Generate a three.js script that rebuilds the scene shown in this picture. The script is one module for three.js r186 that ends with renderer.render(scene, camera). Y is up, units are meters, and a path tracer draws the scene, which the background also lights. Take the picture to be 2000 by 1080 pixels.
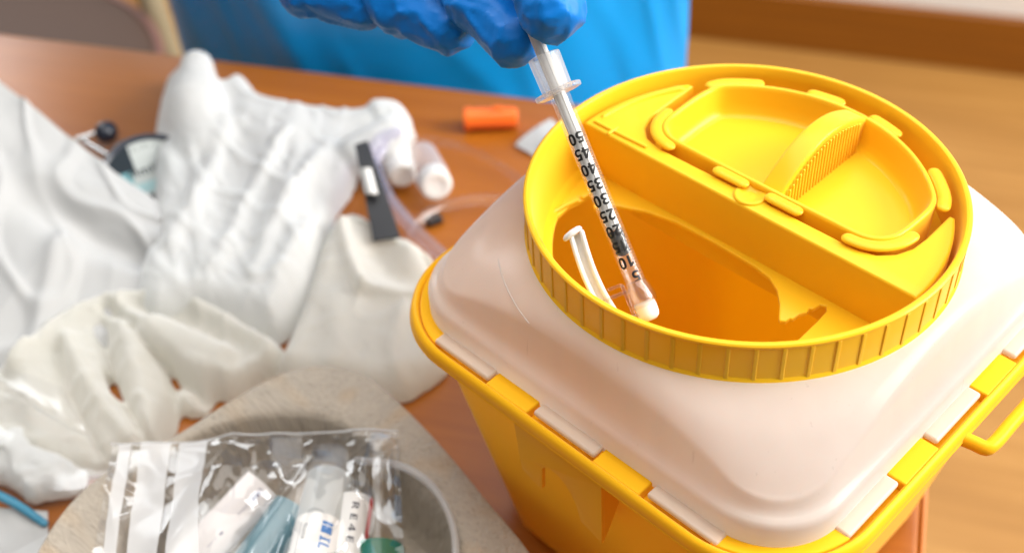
import * as THREE from 'three';
import { mergeGeometries, mergeVertices, toCreasedNormals } from 'three/addons/utils/BufferGeometryUtils.js';
import { RoundedBoxGeometry } from 'three/addons/geometries/RoundedBoxGeometry.js';
import { ImprovedNoise } from 'three/addons/math/ImprovedNoise.js';
import { RectAreaLightUniformsLib } from 'three/addons/lights/RectAreaLightUniformsLib.js';

// ------------------------------------------------------------------ camera, light, exposure
const scene = new THREE.Scene();
const TABLE = 0.75;                                   // height of the table top; lengths on the table are in mm from the container's axis
const PITCH = 0.7530, ROLL = -0.0757, FOCAL = 2360.7;
const camera = new THREE.PerspectiveCamera(25.77, 1024 / 552, 0.02, 30);
camera.position.set(-0.07004, TABLE + 0.38199, 0.2752);
camera.rotation.set(-PITCH, 0, ROLL);
camera.focus = 0.338;
camera.userData.fStop = 8.6;
const renderer = new THREE.WebGLRenderer({ antialias: true });
renderer.toneMapping = THREE.LinearToneMapping;
renderer.toneMappingExposure = 1.45;
renderer.shadowMap.enabled = true;
RectAreaLightUniformsLib.init();
scene.background = new THREE.Color(0.15, 0.15, 0.15);

function areaLight(w, h, nits, color, from, to) {
  const l = new THREE.RectAreaLight(new THREE.Color(...color), nits, w, h);
  l.position.set(...from); l.lookAt(...to); l.castShadow = true; scene.add(l); return l;
}
const LIGHTS = [   // width, height, strength, colour, place, aim: unseen windows at right and back, and an unseen panel for ceiling bounce
  ['right', 1.05, 1.25, 11.5, [1, 0.97, 0.93], [1.75, 1.7, 0.22], [0, 0.85, -0.05]],  // out of view, lights the container and table from the right
  ['back', 1.1, 1.1, 6.5, [0.93, 0.97, 1], [-1.1, 1.86, -1.95], [-0.45, 0.95, -0.1]],  // out of view, placed for the sheen on table and cover at left
  ['ceiling', 2.2, 2.2, 2.0, [1, 0.98, 0.95], [0.45, 2.58, -0.35], [0.45, 0, -0.349]],  // out of view, stands in for light bounced off the ceiling
];
for (const [, w, h, n, c, p, q] of LIGHTS) areaLight(w, h, n, c, p, q);

// ------------------------------------------------------------------ helpers
const noiseGen = new ImprovedNoise();
const N3 = (x, y, z) => noiseGen.noise(x + 31.7, y + 12.3, z + 57.1);
const fbm = (x, y, z, o = 4) => { let s = 0, a = 0.5; for (let i = 0; i < o; i++) { s += a * N3(x, y, z); x *= 2.03; y *= 2.03; z *= 2.03; a *= 0.5; } return s; };
const ridge = (x, y, z) => 1 - Math.abs(N3(x, y, z)) * 2;
let seed = 7; const rnd = () => { seed = (seed * 1664525 + 1013904223) >>> 0; return seed / 4294967296; };
const V = (x, y, z) => new THREE.Vector3(x, y, z);
const lerp = (a, b, t) => a + (b - a) * t, clamp = (x, a, b) => Math.min(b, Math.max(a, x));
const smooth = (a, b, x) => { const t = clamp((x - a) / (b - a), 0, 1); return t * t * (3 - 2 * t); };
const eye = V(-70.04, 381.99, 275.2), camRot = new THREE.Matrix4().makeRotationFromEuler(new THREE.Euler(-PITCH, 0, ROLL));
const dirOf = (x, y) => V((x - 1000) / FOCAL, (540 - y) / FOCAL, -1).applyMatrix4(camRot);
const at = (x, y, h = 0) => { const d = dirOf(x, y); return d.multiplyScalar((h - eye.y) / d.y).add(eye); };      // where a sight line measured in the photograph meets the height h
const atDepth = (x, y, t) => dirOf(x, y).multiplyScalar(t).add(eye);

const used = {};
function numbered(n) { used[n] = (used[n] ?? -1) + 1; return used[n] ? `${n}_${String(used[n]).padStart(3, '0')}` : n; }
const bases = new Map();
function thing(name, label, category, base = [0, 0, 0], turn = 0, group) {
  const o = new THREE.Group(); o.name = numbered(name);
  const b = base.isVector3 ? base.toArray() : base;
  o.position.set(b[0] / 1000, TABLE + b[1] / 1000, b[2] / 1000); o.rotation.y = turn;
  o.userData = { label, category }; if (group) o.userData.group = group;
  bases.set(o, b); scene.add(o); return o;
}
function mesh(name, geo, mat, parent) {               // geometry in mm round the origin of its thing
  const g = Array.isArray(geo) ? (geo.length > 1 ? mergeGeometries(geo.map(clean)) : geo[0]) : geo;
  g.scale(0.001, 0.001, 0.001);
  const m = new THREE.Mesh(g, mat); m.name = name; m.castShadow = m.receiveShadow = true; parent.add(m); return m;
}
const clean = (g) => { let k = g.index ? g.toNonIndexed() : g.clone(); for (const n of Object.keys(k.attributes)) if (!['position', 'normal', 'uv'].includes(n)) k.deleteAttribute(n); if (!k.attributes.uv) k.setAttribute('uv', new THREE.BufferAttribute(new Float32Array(k.attributes.position.count * 2), 2)); if (!k.attributes.normal) k.computeVertexNormals(); return k; };
function part(name, geo, mat, parent, label) {        // geometry in table millimetres
  const b = bases.get(parent) ?? [0, 0, 0];
  const g = (Array.isArray(geo) ? mergeGeometries(geo.map(clean)) : geo).translate(-b[0], -b[1], -b[2]);
  const m = mesh(name, g, mat, parent); bases.set(m, b); if (label) m.userData.label = label; return m;
}
function single(name, label, category, geo, mat, group) {   // a thing that is one mesh
  geo.computeBoundingBox(); const c = geo.boundingBox.getCenter(V(0, 0, 0)), b = [c.x, geo.boundingBox.min.y, c.z];
  geo.translate(-b[0], -b[1], -b[2]); geo.scale(0.001, 0.001, 0.001);
  const m = new THREE.Mesh(geo, mat); m.name = numbered(name); m.position.set(b[0] / 1000, TABLE + b[1] / 1000, b[2] / 1000);
  m.castShadow = m.receiveShadow = true; m.userData = { label, category }; if (group) m.userData.group = group; scene.add(m); return m;
}
function struct(name, geo, mat) { const m = new THREE.Mesh(geo, mat); m.name = name; m.receiveShadow = m.castShadow = true; m.userData.kind = 'structure'; scene.add(m); return m; }

function loft(rings, { closed = true, capA = false, capB = false, crease = 0 } = {}) {
  const n = rings[0].length, pos = [], uv = [], idx = [];
  rings.forEach((r, i) => r.forEach((p, j) => { pos.push(p.x, p.y, p.z); uv.push(j / n, i / (rings.length - 1)); }));
  const m = closed ? n : n - 1;
  for (let i = 0; i < rings.length - 1; i++) for (let j = 0; j < m; j++) {
    const a = i * n + j, b = i * n + (j + 1) % n, c = a + n, d = b + n; idx.push(a, c, b, b, c, d);
  }
  const cap = (ring, flip) => { const c = V(0, 0, 0); ring.forEach((p) => c.add(p)); c.divideScalar(n); const k = pos.length / 3; pos.push(c.x, c.y, c.z); uv.push(0, 0); const o = (ring === rings[0] ? 0 : (rings.length - 1) * n); for (let j = 0; j < n; j++) flip ? idx.push(k, o + (j + 1) % n, o + j) : idx.push(k, o + j, o + (j + 1) % n); };
  if (capA) cap(rings[0], false); if (capB) cap(rings[rings.length - 1], true);
  let g = new THREE.BufferGeometry();
  g.setAttribute('position', new THREE.Float32BufferAttribute(pos, 3)); g.setAttribute('uv', new THREE.Float32BufferAttribute(uv, 2)); g.setIndex(idx);
  if (crease) return toCreasedNormals(g, crease);
  g.computeVertexNormals(); return g;
}
function tube(pts, r, { seg = 10, smoothN = 0, sy = 1, caps = true } = {}) {       // a rod with round ends; r may be a function of 0..1
  const curve = new THREE.CatmullRomCurve3(pts), n = smoothN || pts.length * 6, rad = typeof r === 'function' ? r : () => r, rings = [];
  const P = curve.getSpacedPoints(n); let nrm = null;
  for (let i = 0; i <= n; i++) {
    const t = P[Math.min(n, i + 1)].clone().sub(P[Math.max(0, i - 1)]).normalize();
    if (!nrm) { nrm = Math.abs(t.y) < 0.9 ? V(0, 1, 0) : V(1, 0, 0); }
    nrm = nrm.clone().addScaledVector(t, -nrm.dot(t)).normalize(); const b = t.clone().cross(nrm);
    const ring = (c, q) => Array.from({ length: seg }, (_, k) => { const a = k / seg * 2 * Math.PI; return c.clone().addScaledVector(nrm, Math.cos(a) * q * sy).addScaledVector(b, Math.sin(a) * q); });
    const R = rad(i / n);
    if (i === 0 && caps) for (const e of [0.02, 0.35, 0.65, 0.85]) { const s = Math.acos(e); rings.push(ring(P[0].clone().addScaledVector(t, -R * Math.sin(s)), R * e)); }
    rings.push(ring(P[i], R));
    if (i === n && caps) for (const e of [0.85, 0.65, 0.35, 0.02]) { const s = Math.acos(e); rings.push(ring(P[n].clone().addScaledVector(t, R * Math.sin(s)), R * e)); }
  }
  return loft(rings, { capA: caps, capB: caps });
}
function lathe(pts, seg = 96) { return new THREE.LatheGeometry(pts.map(([r, y]) => new THREE.Vector2(r, y)), seg); }
const shapeOf = (pts) => new THREE.Shape(pts.map(([x, y]) => new THREE.Vector2(x, y)));
function slab(pts, y0, y1, bevel = 0.4, holes = []) {  // an outline in (x, z) given thickness from y0 up to y1
  const s = shapeOf(pts.map(([x, z]) => [x, -z])); for (const h of holes) s.holes.push(new THREE.Path(h.map(([x, z]) => new THREE.Vector2(x, -z))));
  const g = new THREE.ExtrudeGeometry(s, { depth: y1 - y0 - 2 * bevel, bevelEnabled: bevel > 0, bevelSize: bevel, bevelThickness: bevel, bevelOffset: -bevel, bevelSegments: 3, curveSegments: 6 });
  g.rotateX(-Math.PI / 2); g.translate(0, y0 + bevel, 0); return toCreasedNormals(g, 0.6);
}
function box(x0, x1, y0, y1, z0, z1, r = 0.5) { const g = new RoundedBoxGeometry(x1 - x0, y1 - y0, z1 - z0, 3, r); return g.translate((x0 + x1) / 2, (y0 + y1) / 2, (z0 + z1) / 2); }
function arcPts(R, a0, a1, n) { return Array.from({ length: n + 1 }, (_, i) => { const a = lerp(a0, a1, i / n); return [R * Math.cos(a), R * Math.sin(a)]; }); }
function rsRadius(a, R, th) {                          // distance to the edge of a rounded square
  const c = Math.abs(Math.cos(th)), s = Math.abs(Math.sin(th)), k = a - R;
  const hi = Math.max(c, s), lo = Math.min(c, s);
  if (a / hi * lo <= k) return a / hi;
  const b = k * (c + s); return b + Math.sqrt(Math.max(0, b * b - 2 * k * k + R * R));
}
const THETA = Array.from({ length: 240 }, (_, i) => -i / 240 * 2 * Math.PI);
const rsRing = (a, R, y) => THETA.map((t) => { const r = rsRadius(a, R, t); return V(r * Math.cos(t), y, r * Math.sin(t)); });
const circRing = (R, y) => THETA.map((t) => V(R * Math.cos(t), y, R * Math.sin(t)));
function planar(g, s = 0.001, ax = 'x', az = 'z') {    // texture coordinates in metres
  const p = g.attributes.position, uv = new Float32Array(p.count * 2), get = { x: (i) => p.getX(i), y: (i) => p.getY(i), z: (i) => p.getZ(i) };
  for (let i = 0; i < p.count; i++) { uv[2 * i] = get[ax](i) * s; uv[2 * i + 1] = get[az](i) * s; }
  g.setAttribute('uv', new THREE.BufferAttribute(uv, 2)); return g;
}
// surface of a signed distance field, by surface nets
function surfaceNet(f, lo, hi, cell) {
  const n = [0, 1, 2].map((k) => Math.ceil((hi.getComponent(k) - lo.getComponent(k)) / cell) + 1), [nx, ny, nz] = n;
  const F = new Float32Array(nx * ny * nz), at3 = (i, j, k) => (k * ny + j) * nx + i;
  for (let k = 0; k < nz; k++) for (let j = 0; j < ny; j++) for (let i = 0; i < nx; i++) F[at3(i, j, k)] = f(lo.x + i * cell, lo.y + j * cell, lo.z + k * cell);
  const id = new Int32Array(nx * ny * nz).fill(-1), pos = [], idx = [];
  for (let k = 0; k < nz - 1; k++) for (let j = 0; j < ny - 1; j++) for (let i = 0; i < nx - 1; i++) {
    let c = 0, sx = 0, sy = 0, sz = 0, mask = 0; const v = [];
    for (let q = 0; q < 8; q++) { const w = F[at3(i + (q & 1), j + (q >> 1 & 1), k + (q >> 2))]; v.push(w); if (w < 0) mask |= 1 << q; }
    if (mask === 0 || mask === 255) continue;
    for (let a = 0; a < 8; a++) for (const b of [1, 2, 4]) { if (a & b) continue; const o = a | b; if ((v[a] < 0) === (v[o] < 0)) continue; const t = v[a] / (v[a] - v[o]); c++; sx += (a & 1) + (b === 1 ? t : 0); sy += (a >> 1 & 1) + (b === 2 ? t : 0); sz += (a >> 2) + (b === 4 ? t : 0); }
    id[at3(i, j, k)] = pos.length / 3; pos.push(lo.x + (i + sx / c) * cell, lo.y + (j + sy / c) * cell, lo.z + (k + sz / c) * cell);
  }
  const quad = (a, b, c, d, flip) => { if (a < 0 || b < 0 || c < 0 || d < 0) return; flip ? idx.push(a, c, b, a, d, c) : idx.push(a, b, c, a, c, d); };
  for (let k = 1; k < nz - 1; k++) for (let j = 1; j < ny - 1; j++) for (let i = 1; i < nx - 1; i++) {
    const s = F[at3(i, j, k)] < 0;
    if (s !== F[at3(i + 1, j, k)] < 0) quad(id[at3(i, j - 1, k - 1)], id[at3(i, j, k - 1)], id[at3(i, j, k)], id[at3(i, j - 1, k)], !s);
    if (s !== F[at3(i, j + 1, k)] < 0) quad(id[at3(i - 1, j, k - 1)], id[at3(i - 1, j, k)], id[at3(i, j, k)], id[at3(i, j, k - 1)], !s);
    if (s !== F[at3(i, j, k + 1)] < 0) quad(id[at3(i - 1, j - 1, k)], id[at3(i, j - 1, k)], id[at3(i, j, k)], id[at3(i - 1, j, k)], !s);
  }
  const g = new THREE.BufferGeometry(); g.setAttribute('position', new THREE.Float32BufferAttribute(pos, 3)); g.setIndex(idx); g.computeVertexNormals();
  return planar(g);
}
const smin = (a, b, k) => { const h = Math.max(k - Math.abs(a - b), 0) / k; return Math.min(a, b) - h * h * k / 4; };
function capsule(p, a, b, ra, rb) {                    // tapered, straight from a to b
  const bx = b.x - a.x, by = b.y - a.y, bz = b.z - a.z, px = p[0] - a.x, py = p[1] - a.y, pz = p[2] - a.z;
  const t = clamp((px * bx + py * by + pz * bz) / (bx * bx + by * by + bz * bz), 0, 1);
  return Math.hypot(px - bx * t, py - by * t, pz - bz * t) - lerp(ra, rb, t);
}
function boundsOf(pts, pad) { const b = new THREE.Box3().setFromPoints(pts); return [b.min.subScalar(pad), b.max.addScalar(pad)]; }

// ------------------------------------------------------------------ materials
const C = (r, g, b) => new THREE.Color().setRGB(r, g, b);
const phys = (o) => new THREE.MeshPhysicalMaterial({ side: THREE.DoubleSide, ...o });
function dataTex(w, h, f, srgb = false) {
  const d = new Uint8Array(w * h * 4);
  for (let j = 0; j < h; j++) for (let i = 0; i < w; i++) { const c = f(i / w, j / h); d.set([c[0] * 255, c[1] * 255, c[2] * 255, 255].map((x) => clamp(x, 0, 255)), (j * w + i) * 4); }
  const t = new THREE.DataTexture(d, w, h); t.wrapS = t.wrapT = THREE.RepeatWrapping; t.magFilter = THREE.LinearFilter; t.minFilter = THREE.LinearMipmapLinearFilter; t.generateMipmaps = true; t.needsUpdate = true; if (srgb) t.colorSpace = THREE.SRGBColorSpace; return t;
}
const wrapN = (u, v, fu, fv, s) => { const a = u * 2 * Math.PI, b = v * 2 * Math.PI; return N3(Math.cos(a) * fu / 6.283 + s, Math.sin(a) * fu / 6.283 + Math.cos(b) * fv / 6.283, Math.sin(b) * fv / 6.283 - s); };
const woodTex = (dark, mid, light, s) => dataTex(1024, 512, (u, v) => {
  const wv = 0.6 * wrapN(u, v, 3, 6, s), a = wrapN(u, v, 2.5, 50, s + 3) + 0.7 * wrapN(u, v, 6, 160, s + 9), fine = wrapN(u, v, 20, 420, s + 5);
  const k = clamp(0.5 + wv * 0.5 + a * 0.45 + fine * 0.25, 0, 1), e = k < 0.5 ? [dark, mid, k * 2] : [mid, light, k * 2 - 1];
  return [0, 1, 2].map((q) => lerp(e[0][q], e[1][q], e[2]));
}, true);
const tableTex = woodTex([0.585, 0.325, 0.06], [0.615, 0.35, 0.07], [0.65, 0.38, 0.09], 1); tableTex.repeat.set(1.4, 2.2);
const floorTex = woodTex([0.55, 0.38, 0.16], [0.61, 0.43, 0.20], [0.67, 0.49, 0.25], 5); floorTex.repeat.set(0.6, 1.4);
const skirtTex = woodTex([0.47, 0.27, 0.02], [0.52, 0.30, 0.03], [0.57, 0.34, 0.04], 9); skirtTex.repeat.set(0.7, 3);
const grainBump = dataTex(256, 256, (u, v) => { const k = 0.5 + 0.3 * wrapN(u, v, 40, 40, 2) + 0.2 * wrapN(u, v, 90, 90, 6); return [k, k, k]; });
const smudge = dataTex(256, 256, (u, v) => { const k = 0.5 + 0.4 * wrapN(u, v, 7, 7, 2) + 0.25 * wrapN(u, v, 30, 22, 6); return [k, k, k]; });
const smudgeRough = (lo, hi) => dataTex(256, 256, (u, v) => { const k = clamp(0.5 + 0.6 * wrapN(u, v, 7, 7, 2) + 0.4 * wrapN(u, v, 30, 22, 6), 0, 1), r = lerp(lo, hi, k); return [r, r, r]; });
const scuffTex = dataTex(1024, 1024, (u, v) => { const mottle = 0.975 + 0.014 * wrapN(u, v, 5, 5, 4) + 0.012 * wrapN(u, v, 40, 40, 7), speck = wrapN(u, v, 240, 240, 3) > 0.7 ? 0.05 : 0; const k = mottle - speck; return [k, k * 0.998, k * 0.99]; }, true); scuffTex.repeat.set(4, 4);
const M = {
  yellow: phys({ color: C(0.985, 0.505, 0.002), roughness: 0.97, transmission: 0.16, specularIntensity: 0.5, clearcoat: 0.22, clearcoatRoughness: 0.3 }),
  yellowLid: phys({ color: C(0.95, 0.555, 0.002), roughness: 0.95, specularIntensity: 0.6, transmission: 0.19, clearcoat: 0.5, clearcoatRoughness: 0.26 }),
  milky: phys({ color: C(0.85, 0.90, 0.915), map: scuffTex, roughness: 0.99, transmission: 0.64, clearcoat: 0.9, clearcoatRoughness: 0.22 }),
  milkyTabGlowTint: phys({ color: C(0.83, 0.73, 0.61), roughness: 0.97, transmission: 0.5, clearcoat: 0.7, clearcoatRoughness: 0.25 }),  // warm tint painted in for the yellow glow coming through the cover
  tableTop: phys({ map: tableTex, roughness: 0.36 }), tableSide: phys({ color: C(0.45, 0.17, 0.04), roughness: 0.45 }),
  floor: phys({ map: floorTex, roughness: 0.5 }), skirting: phys({ map: skirtTex, roughness: 0.45 }), wall: phys({ color: C(0.78, 0.75, 0.70), roughness: 0.9 }),
  clear: phys({ color: C(0.96, 0.96, 0.96), roughness: 0.06, transmission: 1, ior: 1.49 }),
  barrelClear: phys({ color: C(0.96, 0.96, 0.96), roughness: 0.12, transmission: 0.97, ior: 1.42, specularIntensity: 0.7 }),
  collarClear: phys({ color: C(0.95, 0.95, 0.95), roughness: 0.34, transmission: 0.9, ior: 1.5, clearcoat: 0.7, clearcoatRoughness: 0.12 }),
  clearTint: phys({ color: C(0.93, 0.90, 0.88), roughness: 0.1, transmission: 1, ior: 1.55 }),
  frost: phys({ color: C(0.94, 0.94, 0.94), roughness: 0.5, transmission: 0.82, ior: 1.5, clearcoat: 0.7, clearcoatRoughness: 0.15 }),
  film: phys({ color: C(0.97, 0.97, 0.97), roughness: 0.07, transmission: 1, ior: 1.5 }),
  thinFilm: phys({ color: C(0.98, 0.98, 0.98), roughness: 0.12, transmission: 1, ior: 1.26 }),
  whitePlastic: phys({ color: C(0.86, 0.85, 0.82), roughness: 0.9, transmission: 0.25, clearcoat: 0.7, clearcoatRoughness: 0.2 }),
  blackRubber: phys({ color: C(0.008, 0.008, 0.008), roughness: 0.6, specularIntensity: 0.4 }), ink: phys({ color: C(0.01, 0.009, 0.008), roughness: 0.5 }),
  latex: phys({ color: C(0.86, 0.87, 0.855), roughness: 0.98, transmission: 0.5, clearcoat: 0.25, clearcoatRoughness: 0.45 }),
  latexWarm: phys({ color: C(0.86, 0.845, 0.78), roughness: 0.98, transmission: 0.56, clearcoat: 0.25, clearcoatRoughness: 0.45 }),
  paper: phys({ color: C(0.53, 0.53, 0.52), roughness: 0.95, transmission: 0.12 }),
  nitrile: phys({ color: C(0.0, 0.17, 0.58), specularIntensity: 0.5, roughness: 0.46, bumpMap: grainBump, bumpScale: 0.0001 }),
  apron: phys({ color: C(0.0, 0.40, 1.0), roughness: 0.3, clearcoat: 0.6, clearcoatRoughness: 0.22 }),
  orange: phys({ color: C(0.95, 0.16, 0.0), roughness: 0.9, transmission: 0.12, clearcoat: 0.6, clearcoatRoughness: 0.3 }),
  black: phys({ color: C(0.014, 0.014, 0.016), roughness: 0.4 }), navy: phys({ color: C(0.008, 0.014, 0.03), roughness: 0.35, clearcoat: 0.5 }),
  metal: phys({ color: C(0.62, 0.62, 0.62), roughness: 0.25, metalness: 1 }), teal: phys({ color: C(0.015, 0.20, 0.32), roughness: 0.4 }), green: phys({ color: C(0.0, 0.16, 0.09), roughness: 0.4, clearcoat: 0.4 }),
  tealClear: phys({ color: C(0.35, 0.62, 0.72), roughness: 0.3, transmission: 0.7 }), frostTube: phys({ color: C(0.88, 0.89, 0.87), roughness: 0.75, transmission: 0.7, clearcoat: 0.8, clearcoatRoughness: 0.15 }),
  lilac: phys({ color: C(0.86, 0.85, 0.93), roughness: 0.15, transmission: 0.93, ior: 1.5 }),
  label: phys({ color: C(0.80, 0.79, 0.77), roughness: 0.7 }),
};

// ------------------------------------------------------------------ the room: floor, wall, skirting, unseen windows and ceiling bounce panel that light it
const TYAW = 0.3347, tm = V(Math.cos(TYAW), 0, Math.sin(TYAW)), tn = V(-Math.sin(TYAW), 0, Math.cos(TYAW));   // along and across the table
const onTable = (m, n, y = 0) => V(tm.x * m + tn.x * n, y, tm.z * m + tn.z * n);
{
  const fl = planar(new THREE.BoxGeometry(6, 0.04, 6), 1); fl.translate(0, -0.02, 0);
  struct('floor', fl, M.floor).rotation.y = -0.354;
  const wallPt = V(0.274, 0, -1.490), wdir = V(0.938, 0, 0.347), wn = V(-0.347, 0, 0.938);
  const wg = new THREE.Group(); wg.position.copy(wallPt); wg.rotation.y = -Math.atan2(wdir.z, wdir.x); scene.add(wg);
  wg.name = 'wall'; wg.userData.kind = 'structure';
  const w = new THREE.Mesh(new THREE.BoxGeometry(5, 2.6, 0.1), M.wall); w.name = 'plaster'; w.position.set(0, 1.3, -0.066); w.receiveShadow = true; wg.add(w);
  const s = new THREE.Mesh(planar(new RoundedBoxGeometry(5, 0.098, 0.016, 2, 0.004), 1, 'x', 'y'), M.skirting); s.name = 'skirting_board'; s.position.set(0, 0.049, -0.008); s.castShadow = s.receiveShadow = true; wg.add(s);
}
for (const [which, w, h, nits, col, p, q] of LIGHTS) {
  const o = new THREE.Group(), win = which !== 'ceiling'; o.name = numbered(win ? 'window' : 'unseen_bounce_light'); scene.add(o);
  o.userData = { label: { right: 'tall unseen window to the right, placed to light that side of the table', back: 'unseen window in the wall behind the table, placed for the sheen at left', ceiling: 'square unseen panel above the table, standing in for light bounced off the ceiling' }[which], category: win ? 'window' : 'ceiling light' };
  const dir = V(q[0] - p[0], q[1] - p[1], q[2] - p[2]).normalize();
  o.position.set(...p).addScaledVector(dir, -0.02); o.lookAt(...q);
  const pane = new THREE.Mesh(new THREE.BoxGeometry(w, h, 0.008), new THREE.MeshStandardMaterial({ color: 0x888888, emissive: new THREE.Color(...col), emissiveIntensity: 0.8 })); pane.name = win ? 'unseen_window_pane' : 'bounce_light_panel'; o.add(pane);
  for (const [x, y, a, b] of [[0, h / 2 + 0.03, w + 0.12, 0.06], [0, -h / 2 - 0.03, w + 0.12, 0.06], [w / 2 + 0.03, 0, 0.06, h], [-w / 2 - 0.03, 0, 0.06, h]]) { const f = new THREE.Mesh(new THREE.BoxGeometry(a, b, 0.04), M.wall); f.name = 'frame'; f.position.set(x, y, -0.01); o.add(f); }
}
{ // table
  const t = thing('table', 'orange brown wooden table under the yellow container, gloves and paper', 'table', [0, 0, 0], -TYAW);
  const top = new RoundedBoxGeometry(1500, 25, 720, 3, 3); top.translate(76.6 - 750, -12.5, -242.17 + 360); planar(top, 0.001);
  mesh('tabletop', top, M.tableTop, t);
  const strip = new RoundedBoxGeometry(2.4, 24, 719, 2, 1); strip.translate(77.6, -12.6, -242.17 + 360); mesh('edge_band', strip, M.tableSide, t);
  for (const x of [30, -1370]) for (const z of [-190, 430]) mesh('leg', new RoundedBoxGeometry(50, 724, 50, 2, 4).translate(x, -25.2 - 362, z), M.tableSide, t);
  for (const z of [-205, 445]) mesh('apron_rail', new RoundedBoxGeometry(1340, 80, 20, 2, 2).translate(-670, -65.2, z), M.tableSide, t);
}

// ------------------------------------------------------------------ the sharps container, in its own axes: x and z along its sides, y up from the table
const YAW = 0.8383, TOP = 153.6;
const bin = thing('sharps_container', 'yellow sharps disposal container with milky domed cover and round yellow lid', 'sharps container', [0, 0, 0], -YAW);
{
  const H = (h) => TOP + h;
  // bucket: outer skin, rolled rim, inner skin
  const b = [rsRing(4, 3.5, 0.3), rsRing(52, 17, 0.3), rsRing(57.5, 20, 0.8), rsRing(59.4, 21, 3)];
  for (let i = 1; i <= 10; i++) b.push(rsRing(lerp(59.4, 77.4, i / 10), lerp(21, 31, i / 10), lerp(3, H(-48.4), i / 10)));
  mesh('bucket', loft(b, { capA: true }), M.yellow, bin);
  const rim = loft([[74.6, 29, -47.2], [76.8, 31, -48.2], [77.6, 31, -48.6], [79.4, 31.5, -48.4], [82.6, 34, -47.8], [83.4, 34.6, -47.3], [83.7, 35, -46.4], [83.6, 35, -44.6], [83.2, 34.8, -43.2], [82.5, 34.3, -42.3], [81.8, 33.7, -42.1], [81.2, 33.2, -42.6], [80.8, 33, -43.8], [80.6, 32.8, -45.6], [80, 32.5, -46.1], [74.6, 29, -46.2], [74.6, 29, -47.2]].map(([a, R, h]) => rsRing(a, R, H(h))), { crease: 0.9 });
  mesh('rim', rim, M.yellow, bin);
  // locking blocks and corner pieces standing in the trough of the rim
  const block = box(-8.6, 8.6, H(-46), H(-42.3), 73.5, 81.4, 0.6);
  for (let s = 0; s < 4; s++) for (const u of [-21.3, 21.9]) mesh('locking_block', block.clone().translate(u, 0, 0).rotateY(s * Math.PI / 2), M.yellow, bin);
  const cOut = [], cIn = [];
  for (let i = 0; i <= 24; i++) { const t = lerp(Math.atan2(54.6, 80.5), Math.atan2(80.5, 54.6), i / 24), a = rsRadius(80.7, 33, t), c = rsRadius(73.5, 28, t); cOut.push([a * Math.cos(t), a * Math.sin(t)]); cIn.unshift([c * Math.cos(t), c * Math.sin(t)]); }
  const corner = slab([...cOut, ...cIn], H(-46), H(-42.6), 0.6);
  for (let s = 0; s < 4; s++) mesh('corner_ledge', corner.clone().rotateY(s * Math.PI / 2), M.yellow, bin);
  // hanging bracket under the rim of the front left side
  const pl = [[-17.6, -49.6], [-16.3, -64], [-15.4, -70.6], [-8.2, -73.2], [-6.9, -72.6], [-6.4, -62.5], [-5, -60.4], [-2.6, -59.6], [0.6, -60], [3.4, -61.8], [5.6, -64.4], [7.2, -67.6], [8.2, -71], [8.9, -74.4], [17.6, -77.2], [17.6, -49.6]];
  const plate = new THREE.ExtrudeGeometry(shapeOf(pl.map(([x, y]) => [x, y + TOP])), { depth: 0.9, bevelEnabled: true, bevelSize: 0.35, bevelThickness: 0.35, bevelOffset: -0.35, bevelSegments: 2 }).translate(0, 0, 81);
  const wing = (x) => new THREE.ExtrudeGeometry(shapeOf([[-81.2, -49.8], [-81.2, x > 0 ? -76.6 : -70], [-80, x > 0 ? -76.4 : -70], [-72.6, -62], [-75.6, -49.8]].map(([z, y]) => [z, y + TOP])), { depth: 1.2, bevelEnabled: false }).rotateY(Math.PI / 2).translate(x, 0, 0);
  mesh('hanging_bracket', [toCreasedNormals(plate, 0.5), wing(16.2), wing(-17.3)], M.yellow, bin);
  const hd = tube([V(82, H(-47.2), 1.5), V(86, H(-47.6), 0.4), V(89.3, H(-48), -0.6), V(90, H(-48), -3), V(90, H(-48), -14), V(90, H(-48), -30), V(90, H(-48), -46), V(90, H(-48), -58), V(89.3, H(-48), -61), V(86, H(-47.6), -62), V(82, H(-47.2), -63)], 2.1, { smoothN: 90, seg: 12, sy: 1.15 });
  mesh('carry_handle', hd, M.yellow, bin);

  // milky cover: a dome from the collar down to a shoulder, a shallow valley and a stepped skirt, with snap tabs
  const cov = [];
  const coneH = (r) => H(-13.6 - 0.32 * (r - 64.6) - 0.008 * (r - 64.6) ** 2), top = (th) => rsRadius(69.6, 20, th);
  for (let i = 0; i <= 14; i++) cov.push(THETA.map((th) => { const r = lerp(64.6, top(th), i / 14); return V(r * Math.cos(th), coneH(r) - 1.8 * (i / 14) ** 4, r * Math.sin(th)); }));
  for (const [w, a, R, dip] of [[0.04, 70.1, 20, 0.3], [0.1, 70.5, 20, 0.4], [0.2, 70.8, 20.1, 0.3], [0.4, 71.2, 20.4, 0], [0.62, 71.7, 20.8, 0], [0.8, 72.4, 21.4, 0], [0.92, 73.3, 22, 0], [1, 74.3, 22.6, 0]]) cov.push(THETA.map((th) => { const r = rsRadius(a, R, th), h = lerp(coneH(top(th)) - 1.8, H(-34), w) - dip; return V(r * Math.cos(th), Math.max(h, H(-34.4)), r * Math.sin(th)); }));
  for (const [a, R, h] of [[75, 23, -34.8], [75.5, 23.4, -36.2], [75.6, 23.6, -40.6], [75.6, 23.6, -44]]) cov.push(rsRing(a, R, H(h)));
  mesh('cover', planar(loft(cov)), M.milky, bin);
  const tabG = box(-12, 12, H(-43.9), H(-41.8), 74.9, 79.8, 0.9);
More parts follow.
